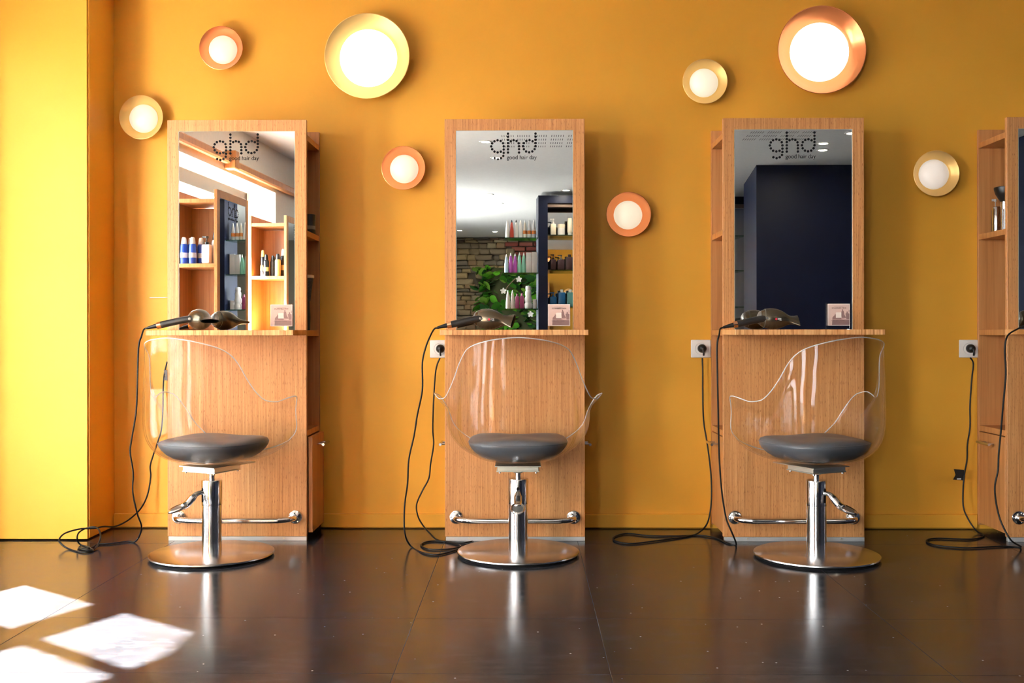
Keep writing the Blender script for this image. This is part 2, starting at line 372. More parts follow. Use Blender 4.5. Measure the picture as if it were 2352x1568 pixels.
# stone and brick end wall with its living wall (seen in the middle mirror)
YS = -7.9
rear = struct('wall_rear', boxm(-2.7, 3.9, YS-.3, YS-.06, 0, HC), mat('mortar', (.20, .17, .12), .95))
stone_mats = [mat('stone_%d' % k, c, .9) for k, c in enumerate([(.36, .28, .16), (.27, .21, .13), (.44, .36, .22), (.33, .22, .12), (.22, .19, .14), (.40, .30, .15)])]
stone_mesh = []
for k in range(6):
    me = boxm(-.5, .5, -.5, .5, -.5, .5, .16, 2)
    for v in me.vertices: v.co += Vector((random.uniform(-.07, .07), random.uniform(-.08, .08), random.uniform(-.09, .09)))
    me.materials.append(stone_mats[k]); me.shade_smooth(); stone_mesh.append(me)
z = .0
while z < HC-.03:
    hgt = random.uniform(.05, .095) if z > .7 else .18; hgt = min(hgt, HC-.01-z); x = -1.75
    while x < -.22:
        w_ = random.uniform(.10, .27) if z > .7 else random.uniform(.2, .4)
        if random.random() < .95:
            o = link('stone', random.choice(stone_mesh), None, rear); o.location = (x+w_/2, YS-.05+random.uniform(-.02, .03), z+hgt/2); o.scale = (w_*1.02, .16, hgt*1.02)
        x += w_
    z += hgt
brick_m = [mat('brick_%d' % k, c, .85) for k, c in enumerate([(.33, .075, .05), (.27, .06, .045), (.38, .12, .08)])]
bms = []
for k in range(3):
    me = boxm(-.107, .107, -.05, .05, -.03, .03, .006); me.materials.append(brick_m[k]); bms.append(me)
for j in range(7):
    for i in range(4):
        o = link('brick', bms[(i*2+j) % 3], None, rear); o.location = (-.22+.23*i+.11*(j % 2)-.0, YS-.02, 1.80+.075*j)
# ---- hanging greenery
lm = [mat('leaf_%d' % k, c, .5) for k, c in enumerate([(.06, .26, .02), (.11, .42, .02), (.03, .13, .03), (.22, .46, .05)])]
leafm = []
for k in range(4):
    n = 9; L = []
    for i in range(n):
        t_ = i/(n-1); w_ = .42*sin(pi*t_**.8); L.append((t_, w_))
    v = [(-w_, 0.10*w_*w_, t_) for t_, w_ in L] + [(w_, 0.10*w_*w_, t_) for t_, w_ in L] + [(0, -.06*sin(pi*t_), t_) for t_, w_ in L]
    f = []
    for i in range(n-1): f += [(i, 2*n+i, 2*n+i+1, i+1), (2*n+i, n+i, n+i+1, 2*n+i+1)]
    me = mesh(v, f, False); me.materials.append(lm[k]); me.shade_smooth(); leafm.append(me)
pw_ = thing('living_wall', 'green panel of leafy plants hung against the stone end wall', 'plant wall', (-.12, YS+.12, .25))
link('backing', boxm(-.5, .75, -.06, 0, 0, 1.62), mat('moss', (.06, .07, .025), .95), pw_)
for k in range(295):
    o = link('leaf', random.choice(leafm), None, pw_); s_ = random.uniform(.10, .20)
    o.location = (random.uniform(-.62, .45), random.uniform(.01, .14), random.uniform(.55, 1.66) if k < 260 else random.uniform(.05, .55)); o.scale = (s_, s_, s_)
    o.rotation_euler = (random.uniform(1.0, 2.6), random.uniform(-.9, .9), random.uniform(-1.2, 1.2))
br = tag(link('branch', tube(catmull([(-.15, YS+.30, 1.70), (-.30, YS+.3, 1.52), (-.22, YS+.31, 1.40), (-.02, YS+.3, 1.30), (.08, YS+.3, 1.15)]), .008, 6), mat('twig', (.22, .15, .10), .9)), 'thin twisting twig with white blossoms on the plant panel', 'branch')
pet = mesh([(0, 0, 0), (.022, .004, .03), (.012, .010, .06), (-.012, .010, .06), (-.022, .004, .03)], [(0, 1, 2, 3, 4)], False); pet.materials.append(M['white'])
for c in ((-.10, YS+.33, 1.68), (-.34, YS+.33, 1.50), (.08, YS+.33, 1.14)):
    for q in range(5):
        o = link('petal', pet, None, br); o.location = c; o.scale = (.8, .8, .8); o.rotation_euler = (0, 2*pi*q/5, .0)

# ------------------------------------------------------------------ styling stations
def logo_mesh():
    g = [(757,276),(803,286),(839,320),(849,367),(849,415),(849,465),(843,511),(808,545),(762,558),(714,545),(710,290),(676,322),(662,367),(676,411),(710,446),(758,458),(806,448)]
    hh = [(914,177+47.2*k) for k in range(7)] + [(956,291),(998,276),(1042,287),(1074,322),(1080,366),(1080,411),(1080,460)]
    d = [(1328,177+47.2*k) for k in range(5)] + [(1314,411),(1279,446),(1232,458),(1186,446),(1152,411),(1140,366),(1153,320),(1190,287),(1238,276),(1284,292)]
    v, f = [], []
    k = 1/6.533*.0018
    for x, y in g+hh+d:
        cx, cz = (x-1008)*k, -(y-135)*k; b = len(v)
        for q in range(14): v.append((cx+.0051*cos(2*pi*q/14), 0, cz+.0051*sin(2*pi*q/14)))
        for q in range(14): v.append((cx+.0051*cos(2*pi*q/14), .0004, cz+.0051*sin(2*pi*q/14)))
        f.append(tuple(range(b, b+14))); f += [(b+q, b+(q+1) % 14, b+14+(q+1) % 14, b+14+q) for q in range(14)]
    return mesh(v, f), k
LM, LK = logo_mesh()
TX = text_mesh('good hair day', .0245, 'LEFT', .96)
xs = [v.co.x for v in TX.vertices]; tw = max(xs)-min(xs); TX.transform(Matrix.Diagonal((.124/tw, 1, 1, 1)))
TX.transform(rot('X', 90))
def sidepoly(sgn, a, b): return (a, b) if sgn > 0 else (-b, -a)
def make_station():
    st = thing('styling_station', 'x', 'styling station')
    BAM, EDG, SID = M['bamboo'], M['bamboo_edge'], M['bamboo_side']
    link('lower_panel', boxm(-.29, .29, 0, .020, .018, .853, .0012), BAM, st)
    kp = link('kick_plate', boxm(-.286, .29, -.0015, .018, 0, .0175, .0006), M['alu'], st); kp['label'] = 'brushed aluminium kick strip'
    for x in (-.190, .195): link('screw', xf(lathe([(0, -.0015), (.0042, -.0015), (.0042, .0012), (.0012, .0012), (0, .0004)], 10), T(x, -.0022, .0105) @ rot('X', 90)), M['zinc'], kp)
    fr = link('mirror_frame', join(boxm(-.29, -.243, 0, .020, .874, 1.7476, .0012), boxm(.2425, .29, 0, .020, .874, 1.7476, .0012), boxm(-.243, .2425, 0, .020, 1.7005, 1.7476, .0006)), BAM, st)
    mi = link('mirror', boxm(-.2425, .242, .0020, .0075, .8745, 1.7), M['mirror'], st)
    link('mirror_edge', join(boxm(-.2429, -.2412, .0012, .007, .8745, 1.7003), boxm(.2407, .2424, .0012, .007, .8745, 1.7003), boxm(-.2412, .2407, .0012, .007, 1.6992, 1.7004)), M['mirror_edge'], mi)
    lg = link('logo', LM, M['logo'], mi); lg.location = (-.001, .0012, 1.6985); lg['label'] = 'dotted black ghd logo'
    tx = link('slogan', TX, M['logo'], mi); tx.location = (-.001 + (895-1008)*LK, .0015, 1.6985-(562-135)*LK); tx['label'] = 'small black lettering good hair day'
    link('counter', boxm(-.29, .29, -.2529, .018, .853, .874, .0012), EDG, st)
    link('back_panel', boxm(-.29, .29, .272, .2890, .02, 1.7476, .001), SID, st)
    link('divider', boxm(-.009, .009, .0205, .2715, .02, 1.66), SID, st)
    for z in (1.69, 1.29, .8735, .456):
        for sg in (-1, 1):
            a, b = sidepoly(sg, .0095, .2885)
            link('shelf', boxm(a, b, .0205, .2715, z-.024, z, .0008), SID, st)
    for sg in (-1, 1):
        a, b = sidepoly(sg, .272, .2895)
        dr = link('door', boxm(a, b, .0215, .270, .030, .428, .001), SID, st)
        xh = sg*.318
        hm = join(tube([(xh, .105, .388), (xh, .225, .388)], .0062, 10), tube([(sg*.288, .13, .388), (xh, .13, .388)], .0045, 8), tube([(sg*.288, .20, .388), (xh, .20, .388)], .0045, 8))
        hd = link('handle', hm, M['steel'], dr, 40); hd['label'] = 'steel bar handle'
    ft = [(-.243, -.004, .099), (-.243, -.030, .0985), (-.228, -.058, .098), (-.195, -.072, .0975), (-.15, -.076, .097), (.15, -.076, .097), (.195, -.072, .0975), (.228, -.058, .098), (.243, -.030, .0985), (.243, -.004, .099)]
    fo = link('footrest', tube(catmull(ft, 5), .0115, 14), M['chrome'], st, 50); fo['label'] = 'chrome footrest bar'
    for sg in (-1, 1):
        fl = link('flange', xf(lathe([(0, .006), (.012, .010), (.018, .006), (.027, .0045), (.029, .002), (.029, 0), (0, 0)], 28), T(sg*.243, -.0002, .099) @ rot('X', 90)), M['chrome'], fo, 40)
        for q in range(3):
            w_ = radians(60+120*q)
            link('screw', xf(lathe([(0, .0085), (.003, .008), (.0036, .005)], 10), T(sg*.243+.022*cos(w_), -.0002, .099+.022*sin(w_)) @ rot('X', 90)), M['steel'], fo, 40)
    return st
st0 = make_station()
names = ['bamboo styling station with tall mirror nearest the bright pilaster', 'bamboo styling station with tall mirror in the middle, reflecting stone wall and greenery',
         'bamboo styling station whose mirror reflects a navy wall', 'bamboo styling station cut off by the right edge of the frame']
stations = []
for k, x in enumerate(S_X):
    st = st0 if k == 0 else copy_tree(st0)
    st.location = (x, YF, 0); tag(st, names[k], 'styling station', 'styling stations along the mustard wall'); stations.append(st)
    if k == 0:
        for ch in st.children: pass
rdoor = [c for c in stations[0].children if c.name.startswith('door') and c.data.vertices[0].co.x > 0][0]
rdoor.location = (.020, .002, 0); rdoor['label'] = 'side cupboard door standing slightly proud'
for k, s_ in enumerate((2.41, 3.87)):
    st = copy_tree(st0); p = lw(s_, .292, 0); st.location = p; st.rotation_euler = (0, 0, atan2(1, -.067))
    tag(st, ['bamboo styling station by the window, nearer one seen in the left mirror', 'bamboo styling station by the window, further one seen in the left mirror'][k], 'styling station', 'styling stations along the window wall')

# ------------------------------------------------------------------ wall lamps
def lamp(px, py, rp, gp, metal, globe, label):
    so_f = .075 if rp > 80 else .055
    c = at(px, py, YW-so_f); R = rp*(YW-so_f)/F; G = gp*(YW-so_f)/F
    t_ = thing('wall_lamp', label, 'wall lamp', (c.x, YW-.0005, c.z), 0, 'round dish lamps on the mustard wall')
    RX = rot('X', 90)
    link('back_plate', xf(lathe([(0, 0), (R*.45, 0), (R*.45, .012), (0, .012)], 40), RX), M['black'], t_, 40)
    b0 = .012
    pr = [(0, b0), (R*.60, b0), (R*.72, b0+.012), (R*.88, so_f*.72), (R*.995, so_f-.002), (R, so_f), (R*.985, so_f+.0005), (R*.86, so_f*.72+.003), (R*.72, so_f*.45), (R*.62, so_f*.36), (0, so_f*.36)]
    link('dish', xf(lathe(pr, 72), RX), metal, t_, 35)
    gz = so_f*.38; dm = G*.62
    gp_ = [(G, gz)] + [(G*cos(a), gz+dm*sin(a)) for a in [pi/2*k/12 for k in range(1, 12)]] + [(0, gz+dm)]
    gl = link('globe', xf(lathe(gp_, 56), RX), globe, t_, 60); gl['label'] = 'glowing opal glass dome'
    return t_
lamp(324, 269, 51, 33, M['brass'], M['globe'], 'small brass dish lamp lit cream, lowest left beside the pilaster')
lamp(507.5, 110, 50.5, 33, M['copper'], M['globe'], 'small copper dish lamp high above the left station')
lamp(843, 128, 98.5, 67, M['brass'], M['globe_big'], 'large brass dish lamp glowing white between left and middle stations')
lamp(926.5, 385.5, 50.5, 33, M['copper'], M['globe'], 'small copper dish lamp left of the middle station mirror')
lamp(1444, 492, 51.5, 33, M['copper'], M['globe'], 'small copper dish lamp right of the middle station mirror')
lamp(1619.5, 186.5, 51.5, 33, M['brass'], M['globe'], 'small brass dish lamp left of the large copper lamp')
lamp(1888, 114, 101, 68, M['copper'], M['globe_big'], 'large copper dish lamp glowing white above the third station')
lamp(2151, 398, 52.5, 34.5, M['brass'], M['globe_dim'], 'small dim olive brass dish lamp at the far right')

# ------------------------------------------------------------------ ceiling downlights
def downlight(x, y, label):
    t_ = thing('downlight', label, 'ceiling light', (x, y, HC-.0005), 0, 'recessed ceiling downlights')
    link('ring', lathe([(.034, -.001), (.036, -.006), (.048, -.005), (.052, -.001), (.052, 0), (.034, 0)], 28), M['white'], t_, 40)
    link('lens', lathe([(0, -.003), (.030, -.003), (.0345, -.0015)], 24), M['down'], t_, 40)
DLS = [(-.31, .48), (-.25, -.28), (-.39, -2.68), (-.30, -3.5), (.43, -2.35), (-.96, -6.7), (-.45, -6.9), (2.36, .36), (2.44, .06), (2.45, .79)]
DLN = ['in the middle mirror near the logo, upper of two', 'in the middle mirror below the logo letter g', 'in the middle mirror, small and half way down', 'in the middle mirror, just below the half-way one', 'above the navy shelf unit in the middle mirror',
       'far back by the stone wall, left one', 'far back by the stone wall, right one', 'in the third mirror right of the logo, upper one', 'in the third mirror right of the logo, lower one', 'at the top right corner of the third mirror']
for (x, y), l in zip(DLS, DLN): downlight(x, y, 'recessed round ceiling downlight reflected ' + l)

# ------------------------------------------------------------------ salon chairs
def sm(a, b, x):
    t_ = min(1, max(0, (x-a)/(b-a))); return t_*t_*(3-2*t_)
def interp(tab, x):
    n = len(tab)
    for i in range(n-1):
        (x0, y0), (x1, y1) = tab[i], tab[i+1]
        if x <= x1:
            d = (y1-y0)/(x1-x0)
            dl = (y0-tab[i-1][1])/(x0-tab[i-1][0]) if i > 0 else 0
            dr = (tab[i+2][1]-y1)/(tab[i+2][0]-x1) if i+2 < n else 0
            m0 = 0 if dl*d <= 0 else 2*dl*d/(dl+d); m1 = 0 if dr*d <= 0 else 2*dr*d/(dr+d)
            h = x1-x0; t_ = (x-x0)/h
            return (2*t_**3-3*t_*t_+1)*y0 + (t_**3-2*t_*t_+t_)*h*m0 + (-2*t_**3+3*t_*t_)*y1 + (t_**3-t_*t_)*h*m1
    return tab[-1][1]
RIM = [(0, .485), (20, .478), (38, .463), (52, .444), (61, .422), (68, .388), (75, .328), (82, .276), (88, .250), (94, .245), (100, .255), (106, .263), (112, .254), (119, .206), (128, .125), (140, .064), (155, .034), (180, .020)]
def shell_pt(th, z, H):
    a = abs(th); s, c = sin(radians(th)), -cos(radians(th))      # th=0 is the back, towards -y
    fw = sm(85, 112, a)
    ax, by, n = .232+.042*fw, .225+.035*fw, 2.5+1.7*fw
    R = 1/((abs(s)/ax)**n + (abs(c)/by)**n)**(1/n)
    R *= 1 - .16*sm(138, 180, a)
    u = min(1, z/.19); g = (1-(1-u)**2.9)**(1/2.9)
    r = R*g
    r *= 1 - .045*sm(.22, .49, z)*sm(20, 60, a)              # upper corners lean in
    w_ = sm(72, 104, a)*(1-sm(128, 165, a))
    r *= 1 + .05*w_*sm(.0, .16, z)                          # arms swell outwards
    r += .056*sm(60, 97, a)*(1-sm(104, 124, a))*sm(.74, 1.0, z/max(H, .15))   # rolled arm tips
    return Vector((r*s, r*c-.012, z))
def make_shell():
    NT, NZ = 144, 22; v, f = [], []; rim = []
    v.append(Vector((0, 0, 0)))
    for i in range(NT):
        th = -180 + 360*i/NT; H = interp(RIM, abs(th))
        for j in range(1, NZ+1):
            z = H*(j/NZ)**1.7; v.append(shell_pt(th, z, H))
        rim.append(v[-1].copy())
    for i in range(NT):
        a, b = 1+i*NZ, 1+((i+1) % NT)*NZ
        f.append((0, a, b))
        for j in range(NZ-1): f.append((a+j, a+j+1, b+j+1, b+j))
    me = mesh(v, f)
    bm = bmesh.new(); bm.from_mesh(me); bm.normal_update()
    th_ = .0055; nv = len(bm.verts); bm.verts.ensure_lookup_table()
    inner = [bm.verts.new(x.co - x.normal*th_) for x in bm.verts[:nv]]; bm.verts.ensure_lookup_table()
    for fc in list(bm.faces):
        bm.faces.new([inner[x.index] for x in reversed(fc.verts)]) if all(x.index >= 0 for x in fc.verts) else None
    bmesh.ops.recalc_face_normals(bm, faces=bm.faces[:])
    bm.to_mesh(me); bm.free()
    return me, rim
SHM, SHR = make_shell()
SZ = .362
def make_chair():
    c = thing('salon_chair', 'x', 'chair')
    link('base_rubber', lathe([(0, 0), (.228, 0), (.230, .004), (.226, .0065), (0, .0065)], 64), M['black'], c, 40)
    link('base_disc', lathe([(0, .0066), (.233, .0066), (.237, .010), (.236, .0145), (.232, .0165), (.10, .0205), (.040, .0215), (0, .0215)], 96), M['steel'], c, 30)
    link('column', lathe([(0, .0216), (.0378, .0216), (.0378, .199), (0, .199)], 48), M['chrome'], c, 40)
    sl = link('sleeve', lathe([(0, .1992), (.0393, .1992), (.0395, .201), (.0395, .292), (.0380, .2955), (0, .296)], 48), M['chrome'], c, 40)
    link('slot', join(boxm(-.0055, .0055, -.0402, -.036, .212, .262, .0006), xf(lathe([(0, 0), (.0055, 0), (.0055, .004), (0, .004)], 14), T(0, -.0362, .262) @ rot('X', 90))), M['logo'], sl)
    # lever: neck plus dished pedal
    P = catmull([(0, -.034, .248), (0, -.052, .250), (0, -.070, .243), (0, -.086, .228), (0, -.104, .212), (0, -.125, .203)], 4)
    nk = tube(P, [.0085]*4+[.0085, .009, .0095, .010]+[.011, .012, .013, .014]+[.0135]*8+[.009], 14)
    for v_ in nk.vertices: v_.co.x *= 1.15
    lv = link('lever', nk, M['chrome'], c, 50); lv['label'] = 'chrome pump lever'
    PM = T(0, -.138, .199) @ rot('X', 20) @ Matrix.Diagonal((1, 1.5, 1, 1))
    pd = lathe([(0, -.007), (.020, -.006), (.0275, 0), (.0280, .004), (.0255, .0072), (.021, .0050), (0, .0040)], 40); pd.transform(PM); link('pedal', pd, M['chrome'], lv, 40)
    pp = lathe([(0, .0056), (.016, .0054), (.0195, .0050), (.0195, .0035)], 28); pp.transform(PM); link('pedal_pad', pp, M['grille'], lv, 40)
    link('rod', lathe([(0, .2962), (.0115, .2962), (.0115, .318), (0, .318)], 24), M['steel'], c, 40)
    link('collar', lathe([(0, .3182), (.017, .3182), (.020, .322), (.020, .330), (0, .330)], 28), M['zinc'], c, 40)
    mp = link('mount_plate', join(boxm(-.082, .082, -.075, .075, .3302, .3342, .001), boxm(-.078, .078, -.072, -.060, .3345, .350), boxm(-.078, .078, .060, .072, .3345, .350), boxm(-.078, -.066, -.06, .06, .3345, .350), boxm(.066, .078, -.06, .06, .3345, .350)), M['zinc'], c)
    link('mount_arm', join(boxm(-.088, .088, -.085, .15, .3502, .3545, .001)), M['zinc'], c)
    for x in (-.07, .07):
        for y in (-.066, .066):
            link('bolt', lathe([(0, .324), (.0045, .3245), (.0045, .3302), (0, .3302)], 8).copy() if 0 else xf(lathe([(0, .324), (.0045, .3245), (.0045, .3302), (0, .3302)], 8), T(x, y, 0)), M['steel'], mp)
    sh = link('shell', SHM, M['acrylic'], c, 60); sh.location = (0, 0, SZ-.002); sh['label'] = 'clear acrylic bucket shell'
    link('shell_edge', tube(SHR, .0024, 8, closed=True), M['rim'], sh, 60)
    # cushion
    v, f = [], []; NT, NR = 56, 7
    prof = [(.0, .007), (.50, .009), (.72, .020), (.85, .036), (.935, .053), (.98, .068), (.99, .078), (.965, .087), (.88, .0935), (.70, .0965), (.4, .0985), (0, .099)]
    rings = []
    for r, z in prof:
        if r == 0: rings.append([len(v)]); v.append((0, .01, z)); continue
        ring = []
        for k in range(NT):
            a = 2*pi*k/NT; cx, cy = cos(a), sin(a); n = 2.7
            R = 1/((abs(cx)/.194)**n + (abs(cy)/.190)**n)**(1/n)
            ring.append(len(v)); v.append((r*R*cx, .012+r*R*cy, z + .004*sin(3*a)*(1 if z > .085 else 0)))
        rings.append(ring)
    for a, b in zip(rings, rings[1:]):
        for k in range(NT):
            k2 = (k+1) % NT
            if len(a) == 1: f.append((a[0], b[k], b[k2]))
            elif len(b) == 1: f.append((a[k], a[k2], b[0]))
            else: f.append((a[k], a[k2], b[k2], b[k]))
    cu = link('cushion', mesh(v, f), M['leather'], c, 70); cu.location = (0, 0, SZ); cu['label'] = 'grey leatherette seat cushion'
    ringp = []
    for k in range(NT):
        a = 2*pi*k/NT; cx, cy = cos(a), sin(a); n = 2.7
        R = 1/((abs(cx)/.194)**n + (abs(cy)/.190)**n)**(1/n); ringp.append((R*.985*cx, .012+R*.985*cy, .0790))
    link('piping', tube(ringp, .0024, 6, closed=True), M['leather'], cu, 60)
    return c
CH0 = make_chair()
CHS = [((-1.214, 4.060), -26, 'clear acrylic salon chair turned right, in front of the left station'),
       ((-.029, 4.098), 0, 'clear acrylic salon chair with its back square to us at the middle station'),
       ((1.117, 4.058), 26, 'clear acrylic salon chair turned left, in front of the third station')]
for k, ((x, y), a, l) in enumerate(CHS):
    c = CH0 if k == 0 else copy_tree(CH0)
    c.location = (x, y, 0); c.rotation_euler = (0, 0, radians(a))
    for ch in c.children:
        if ch.name.startswith(('lever', 'sleeve')): ch.rotation_euler = (0, 0, radians((-20, 0, 12)[k]))
    tag(c, l, 'chair', 'clear acrylic salon chairs')
c = copy_tree(CH0); c.location = (2.40, 4.05, 0); c.rotation_euler = (0, 0, radians(12)); tag(c, 'clear acrylic salon chair almost wholly beyond the right edge of frame', 'chair', 'clear acrylic salon chairs')

# ------------------------------------------------------------------ hair dryers
def make_dryer(label, loc, hrot, brot, roll=0):
    t_ = thing('hair_dryer', label, 'hair dryer', loc, radians(hrot), 'hair dryers on the counters')
    # body, lying along +x in its own frame
    prof = [(-.050, .026, .026), (-.046, .031, .031), (-.030, .0385, .0385), (-.010, .0418, .0418), (.010, .0410, .0410), (.030, .036, .036), (.046, .0285, .028), (.058, .024, .020), (.070, .026, .0135), (.086, .033, .0095), (.102, .041, .008)]
    v, f = [], []; N = 32
    for x, ry, rz in prof:
        for k in range(N): v.append((x, ry*cos(2*pi*k/N), rz*sin(2*pi*k/N)))
    for i in range(len(prof)-1):
        for k in range(N): f.append((i*N+k, i*N+(k+1) % N, (i+1)*N+(k+1) % N, (i+1)*N+k))
    f.append(tuple(range(N)))
    B = T(0, 0, .0425) @ rot('Z', brot) @ rot('Y', 4) @ rot('X', roll)
    link('body', xf(mesh(v, f), B), M['dryer'], t_, 50)
    v2 = [(.1017, .038*cos(2*pi*k/N), .0062*sin(2*pi*k/N)) for k in range(N)] + [(.084, .030*cos(2*pi*k/N), .0055*sin(2*pi*k/N)) for k in range(N)]
    link('nozzle_opening', xf(mesh(v2, [tuple(range(N, 2*N))] + [(k, (k+1) % N, N+(k+1) % N, N+k) for k in range(N)]), B), M['logo'], t_)
    link('rear_grille', xf(lathe([(0, .012), (.014, .011), (.024, .006), (.0275, 0), (.0275, -.004)], 32), B @ T(-.050, 0, 0) @ rot('Y', -90)), M['grille'], t_, 40)
    link('seam_ring', xf(lathe([(.0372, -.001), (.0378, 0), (.0372, .001)], 32), B @ T(-.034, 0, 0) @ rot('Y', 90)), M['grille'], t_, 40)
    H = [(-.012, -.022, .047), (-.055, -.024, .041), (-.105, -.025, .0305), (-.146, -.026, .0215)]
    link('handle', tube(catmull(H, 6), .0138, 18), M['black'], t_, 60)
    link('ring', tube([(-.1462, -.026, .0214), (-.1625, -.0265, .0178)], .0132, 18), M['copper_ring'], t_, 40)
    link('strain_relief', tube(catmull([(-.1626, -.0265, .0178), (-.184, -.027, .013), (-.202, -.0275, .0082)], 5), [.0098, .0092, .0086, .008, .0074, .007, .0064, .006, .0056, .0052, .005], 12), M['rubber'], t_, 50)
    link('switch', xf(lathe([(0, .004), (.005, .0035), (.006, 0)], 16), T(-.030, -.0365, .045) @ rot('X', 90)), M['grille'], t_, 40)
    if brot > -30:
        bd = link('badge', xf(lathe([(0, .0006), (.0045, .0006), (.0045, 0)], 12), T(.004, -.0417, .041) @ rot('X', 90)), M['red'], t_)
        link('badge_print', join(boxm(.010, .024, -.0420, -.0405, .0425, .0445), boxm(.010, .024, -.0420, -.0405, .0385, .0405), boxm(.017, .025, -.0420, -.0405, .0355, .0365)), M['white_print'], t_)
    return t_
CT = .8742; DRY = []
DRY.append(make_dryer('bronze-black hair dryer aimed towards us on the left counter', (-1.300, YF-.170, CT), 0, -50))
DRY.append(make_dryer('bronze-black hair dryer lying on the middle counter', (-.148, YF-.155, CT), 0, -14, 42))
DRY.append(make_dryer('bronze-black hair dryer lying on the third counter', (.985, YF-.155, CT), 0, -2, 30))
DRY.append(make_dryer('bronze-black hair dryer on the counter cut off by the right frame edge', (2.158, YF-.155, CT), 0, 3))

# ------------------------------------------------------------------ sockets and plugs
PLOC = []
PLUG = join(xf(lathe([(.0188, 0), (.0192, .008), (.016, .020), (.010, .027), (0, .029)], 32), rot('X', 90)), tube(catmull([(0, -.022, 0), (.001, -.033, -.004), (.002, -.034, -.018), (.003, -.030, -.03)], 4), .0042, 10))
def socket(px, py, label):
    c = at(px, py, YW-.004)
    t_ = thing('wall_socket', label, 'wall socket', (c.x, YW-.0005, c.z), 0, 'white wall sockets')
    pm = boxm(-.0435, .0435, -.009, 0, -.0395, .0395, .004, 2); link('cover_plate', pm, M['white'], t_, 40)
    link('socket_ring', xf(lathe([(.0225, .0085), (.0262, .0105), (.0272, .0085)], 36), rot('X', 90)), M['white'], t_, 40)
    PLOC.append(Vector((c.x+.0035, YW-.0105, c.z+.001)))
    return c
socket(1010, 801, 'white wall socket half hidden behind the middle station')
socket(1609.5, 800.5, 'white wall socket left of the third station')
socket(2225, 800.5, 'white wall socket at the far right beside the cut-off station')

# ------------------------------------------------------------------ cords
def cord(k, pts, label, r=.0034):
    P = []
    for px, py, Y in pts:
        p = at(px, py, Y)
        if p.z < r+.0004:
            rr = ray(px, py); q = (r+.0004-CH)/rr[2]; p = Vector((rr[0]*q, rr[1]*q, r+.0004))
        P.append(p)
    dr = DRY[k]; P = [Vector((-.200, -.0275, .0083)), Vector((-.214, -.030, .003))] + [p - dr.location for p in P[1:]]
    o = link('power_cord', tube(catmull(P, 6), r, 8), M['rubber'], dr, 70); o['label'] = label
    if k: link('power_plug', PLUG, M['black'], o, 50).location = PLOC[k-1] - dr.location
    return o
N_ = 9
d1 = cord(0, [(336, 759, 4.155), (325, 772, 4.12), (318, 800, 4.11), (315, 900, 4.12), (312, 950, 4.13), (302, 1010, 4.15), (299, 1040, 4.16), (306, 1085, 4.18), (305, 1130, 4.2), (315, 1178, 4.24), (325, 1208, 4.28), (320, 1230, 4.32),
    (309, 1244, N_), (292, 1243, N_), (255, 1248, N_), (225, 1250, N_), (205, 1259, N_), (182, 1258, N_), (190, 1262, N_), (213, 1262, N_), (226, 1248, 4.22), (231, 1228, 4.25), (222, 1211, 4.29), (200, 1212, 4.30), (182, 1222, 4.26), (177, 1236, 4.22), (184, 1250, N_), (200, 1255, N_), (214, 1264, N_), (190, 1268, N_), (158, 1260, N_), (140, 1248, 4.18), (136, 1238, 4.2), (150, 1224, 4.24), (185, 1214, 4.28), (215, 1213, 4.30),
    (238, 1209, 4.34), (262, 1209, 4.40), (285, 1200, 4.46), (305, 1186, 4.52), (325, 1165, 4.57), (339, 1135, 4.60), (346, 1095, 4.61), (345, 1070, 4.61), (352, 1045, 4.61), (362, 1015, 4.61), (371, 985, 4.615), (374, 940, 4.625), (376, 870, 4.63), (384, 830, 4.632)],
    'black cord looping over the floor by the pilaster, from the left dryer')
d2 = cord(1, [(1002, 757, 4.17), (988, 772, 4.145), (977, 800, 4.13), (970, 835, 4.13), (970, 895, 4.14), (958, 955, 4.16), (951, 1000, 4.17), (939, 1055, 4.18), (936, 1110, 4.19), (929, 1165, 4.2), (930, 1225, 4.17),
    (945, 1255, N_), (975, 1270, N_), (1008, 1273, N_), (1048, 1263, N_), (1075, 1252, N_), (1086, 1243, N_), (1060, 1247, N_), (1020, 1243, N_), (985, 1243, N_), (967, 1251, N_), (985, 1261, N_), (1030, 1261, N_), (1058, 1254, N_), (1035, 1246, N_), (1005, 1240, N_),
    (988, 1225, 4.42), (972, 1207, 4.50), (960, 1185, 4.55), (957, 1158, 4.58), (970, 1127, 4.60), (985, 1098, 4.61), (989, 1065, 4.61), (996, 1020, 4.615), (994, 985, 4.62), (996, 920, 4.615), (1001, 850, 4.612), (1010.5, 822, 4.612)],
    'black cord hanging and coiling left of the middle station')
d3 = cord(2, [(1660, 753, 4.17), (1652, 768, 4.145), (1647, 795, 4.13), (1648, 870, 4.14), (1650, 960, 4.16), (1652, 1050, 4.19), (1658, 1130, 4.21), (1668, 1190, 4.22), (1680, 1220, 4.22),
    (1691, 1251, N_), (1672, 1247, N_), (1640, 1234, N_), (1600, 1229, N_), (1555, 1231, N_), (1490, 1230, N_), (1440, 1225, N_), (1412, 1232, N_), (1413, 1242, N_), (1450, 1248, N_), (1520, 1240, N_), (1580, 1231, 4.50),
    (1606, 1222, 4.52), (1625, 1200, 4.55), (1633, 1160, 4.57), (1634, 1110, 4.585), (1630, 1060, 4.59), (1623, 1010, 4.6), (1616, 965, 4.605), (1614, 900, 4.61), (1614, 850, 4.612), (1613, 822, 4.612)],
    'black cord hanging left of the third station and looping on the floor')
